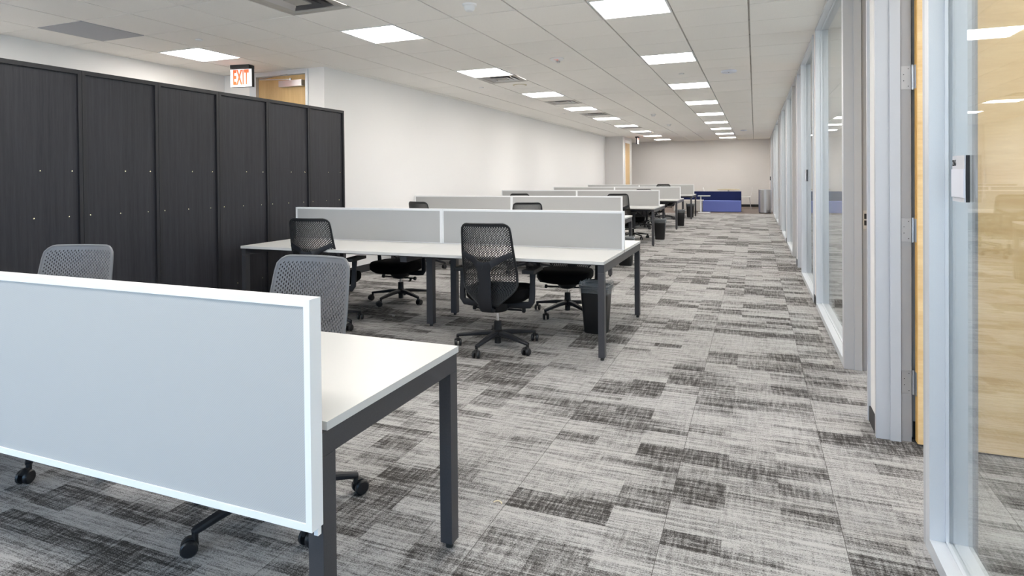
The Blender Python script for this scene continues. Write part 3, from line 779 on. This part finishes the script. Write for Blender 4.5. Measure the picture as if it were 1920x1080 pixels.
# children of the source must stay untouched until all copies are taken, so copies come first
specs = [
 ('g', -1.765, 1.86, 180.5, 44, 'grey perforated-back chair at the right end of the nearest desk', 0),
 ('g', -3.19, 1.86, 197, -38, 'grey perforated-back chair at the left of the nearest desk, before the first cabinets', 0),
 ('k', -1.84, 4.29, 3, 264, 'black perforated chair seen fully from behind at the middle of the second desk', 0),
 ('k', -3.54, 4.39, 8, 348, 'black perforated chair at the left of the second desk, partly behind a grey chair', 0),
 ('k', -1.66, 5.56, 186, 175, 'black chair beyond the second desk, its base beside the nearest waste bin', -.03),
 ('k', -3.49, 5.54, 176, 191, 'black chair beyond the second desk, left half, seat and base seen under the desktop', -.03),
 ('k', -2.90, 7.83, 20, 20, 'black chair at the third desk, right one of two tops above the second divider', -.01),
 ('k', -4.42, 7.84, -16, 50, 'black chair at the third desk, left one of two tops above the second divider', -.01),
 ('k', -2.40, 11.48, 8, 10, 'black chair at the fourth desk, seen just past the right end of the third divider', 0),
 ('k', -4.36, 11.48, 8, 35, 'black chair at the left of the fourth desk, only its thin top edge showing', 0),
 ('k', -2.36, 12.66, 190, 25, 'black chair on the far side of the fourth desk beside its waste bin', 0),
 ('k', -3.9, 12.7, 170, 60, 'black chair beyond the fourth desk, left half, behind the divider', 0),
 ('k', -2.52, 15.10, 5, 15, 'black chair on the near side of the fifth desk, right half, under the desktop', 0),
 ('k', -2.55, 16.35, 184, 45, 'black chair on the far side of the fifth desk, right half', 0),
 ('k', -2.49, 18.36, 3, -18, 'black chair at the farthest desk, its rounded top above all dividers', .075),
 ('k', -2.6, 9.15, 178, 15, 'black chair on the far side of the third desk, right half, hidden behind dividers', 0),
]
made = [place_chair(*s[:6]) for s in specs]
for c, s in zip(made, specs):
    if s[6]:
        for ch in c.children:
            if ch.name.split('.')[0] not in ('hub', 'base_arm', 'caster', 'gas_lift'): ch.location.z = s[6]

# ---------------------------------------------------------------- waste bins
def waste_bin():
    t = thing('waste_bin', '', 'waste bin', (0, 0, 0), 0, 'black waste bins beside the desks')
    def rr(bm, w, d, z, n=5, r=.035):
        ring = []
        for cx, cy, a0 in ((w-r, d-r, 0), (-w+r, d-r, 90), (-w+r, -d+r, 180), (w-r, -d+r, 270)):
            for i in range(n):
                a = math.radians(a0+90*i/(n-1)); ring.append(bm.verts.new((cx+r*math.cos(a), cy+r*math.sin(a), z)))
        return ring
    b = MB(); rs = [rr(b.bm, .088, .068, 0), rr(b.bm, .094, .073, .01), rr(b.bm, .118, .092, .375), rr(b.bm, .126, .099, .38), rr(b.bm, .126, .099, .40), rr(b.bm, .117, .09, .40), rr(b.bm, .09, .07, .02)]
    for A, B in zip(rs, rs[1:]):
        for i in range(len(A)): b.bm.faces.new((A[i], A[(i+1) % len(A)], B[(i+1) % len(A)], B[i]))
    b.bm.faces.new(rs[0][::-1]); b.bm.faces.new(rs[-1])
    b.build('bin_body', M['bin'], t)
    l = MB(); rr_ = random.Random(3); bm = l.bm; rs = []
    for w, d, z, j in ((.1275, .1005, .335, .004), (.1285, .1015, .37, .002), (.130, .103, .405, .004), (.123, .096, .425, .010), (.108, .083, .405, .006), (.10, .078, .34, .008), (.094, .07, .25, .008)):
        ring = rr(bm, w, d, z, 9)
        for v in ring: v.co += Vector((rr_.uniform(0, j), rr_.uniform(0, j), rr_.uniform(-j, j)*1.3))
        rs.append(ring)
    for A, B in zip(rs, rs[1:]):
        for i in range(len(A)): bm.faces.new((A[i], A[(i+1) % len(A)], B[(i+1) % len(A)], B[i]))
    lo = l.build('bin_liner', M['liner'], t); lo['label'] = 'clear plastic liner folded over the rim'
    return t
wb = waste_bin()
for i, (x, y, l) in enumerate(((-1.235, 4.97, 'black waste bin with clear liner behind the right front leg of the second desk'),
        (-1.75, 8.83, 'black waste bin under the third desk, seen through the second desk frame'),
        (-1.80, 12.62, 'black waste bin with clear liner at the right end of the fourth desk'),
        (-1.79, 16.15, 'black waste bin with liner at the right end of the fifth desk'), (-1.86, 19.5, 'black waste bin with liner at the right end of the farthest desk'))):
    c = wb if i == 0 else copy_tree(wb)
    c.location = (x, y, 0); c['label'] = l; c.rotation_euler = (0, 0, .06*(i-1))

# ---------------------------------------------------------------- lounge at the far end
def cushion(x0, x1, y0, y1, z0, z1, b=.04): return MB().box(x0, x1, y0, y1, z0, z1).bevel(b, 4)
so = thing('sofa', 'modular sofa with bright blue seat and long navy back at the end of the room', 'sofa', (0, 0, 0))
s1 = cushion(-1.70, -.45, 22.3, 23.05, .02, .385, .09).build('seat', M['blue'], so); s1['label'] = 'bright blue seat block'
s2 = cushion(-2.75, -.45, 23.06, 23.32, .02, .70, .09).build('backrest', M['navy'], so); s2['label'] = 'long navy backrest'
s3 = cushion(-2.70, -1.72, 22.35, 23.05, .02, .405, .09).build('seat', M['stone'], so); s3['label'] = 'pale grey seat block'
st = thing('side_table', 'white C-shaped side table standing in front of the sofa', 'side table', (-1.63, 21.95, 0))
MB().box(-.2, .2, -.17, .17, .565, .59).bevel(.004).build('tabletop', M['white'], st)
MB().box(-.2, .2, -.17, .17, 0, .018).bevel(.003).build('base', M['pframe'], st)
MB().box(-.13, -.09, .0, .04, .018, .565).build('post', M['pframe'], st)
ct = thing('round_table', 'round white cafe table behind the sofa', 'table', (-.95, 25.0, 0))
MB().lathe((0, 0, 0), [(.40, .715), (.41, .722), (.41, .738), (.40, .742)], 40).build('tabletop', M['topwood'], ct)
MB().cyl((0, 0, .02), .03, .695).build('pedestal', M['metal'], ct); MB().lathe((0, 0, 0), [(.25, 0), (.25, .012), (.03, .03)], 32).build('foot', M['metal'], ct)
def cafe_chair(label):
    t = thing('cafe_chair', label, 'chair', (0, 0, 0), 0, 'white cafe chairs behind the sofa')
    MB().box(-.21, .21, -.2, .22, .435, .455).bevel(.008).build('seat', M['wplast'], t)
    b = MB(); b.sweep([(0, -.20, .45), (0, -.23, .55), (0, -.27, .80)], [(.19, .006), (.20, .006), (.18, .005)], up=Vector((0, -1, 0))); b.build('backrest', M['wplast'], t)
    for sx in (-1, 1):
        for sy in (-1, 1): MB().tube([(sx*.17, sy*.16, .435), (sx*.2, sy*.22, 0)], .009, 8).build('leg', M['metal'], t)
    return t
cc = cafe_chair('')
for i, (x, y, rz, l) in enumerate(((-.36, 25.0, PI/2, 'white cafe chair right of the round table, fully in view beside the sofa'), (-1.62, 25.1, -PI/2, 'white cafe chair left of the round table, only its back tip showing above the sofa'),
                                  (-2.35, 25.0, -PI/2, 'white cafe chair farther left behind the sofa, beside the last divider'))):
    c = cc if i == 0 else copy_tree(cc)
    c.location = (x, y, 0); c.rotation_euler = (0, 0, rz); c['label'] = l
tc = thing('steel_bin', 'tall polished steel cylinder bin beside the glass wall at the far end', 'bin', (.315, 22.1, 0))
MB().lathe((0, 0, 0), [(.195, .02), (.203, .03), (.203, .79), (.197, .80)], 18).build('body', M['metal'], tc, False)
MB().lathe((0, 0, 0), [(.19, 0), (.19, .02)], 40).build('base', M['ink'], tc)
cr = tag(MB().box(XW-.03, XW, 25.0, 25.09, 1.07, 1.22).bevel(.004).build('card_reader', M['ink']), 'small black card reader on the right wall near the far end', 'card reader')
# a wood shaving on the carpet by the nearest desk, and a paper scrap under the second desk
cur = MB(); pts = [(-.96+.012*math.cos(a)*1.4, 2.22+.010*math.sin(a), .003+.004*abs(math.sin(a))) for a in (0, .5, 1, 1.6, 2.2, 2.8, 3.3)]
cur.sweep(pts, (.003, .0015)); tag(cur.build('wood_shaving', M['topwood']), 'tiny curled tan shaving lying on the carpet right of the nearest desk leg', 'debris')
ps = MB().box(-.014, .014, -.008, .008, 0, .002); o = ps.build('paper_scrap', M['white'], smooth=False); o.location = (-3.17, 4.9, .001); o.rotation_euler = (0, 0, .3)
tag(o, 'tiny white paper scrap on the carpet under the second desk', 'debris')
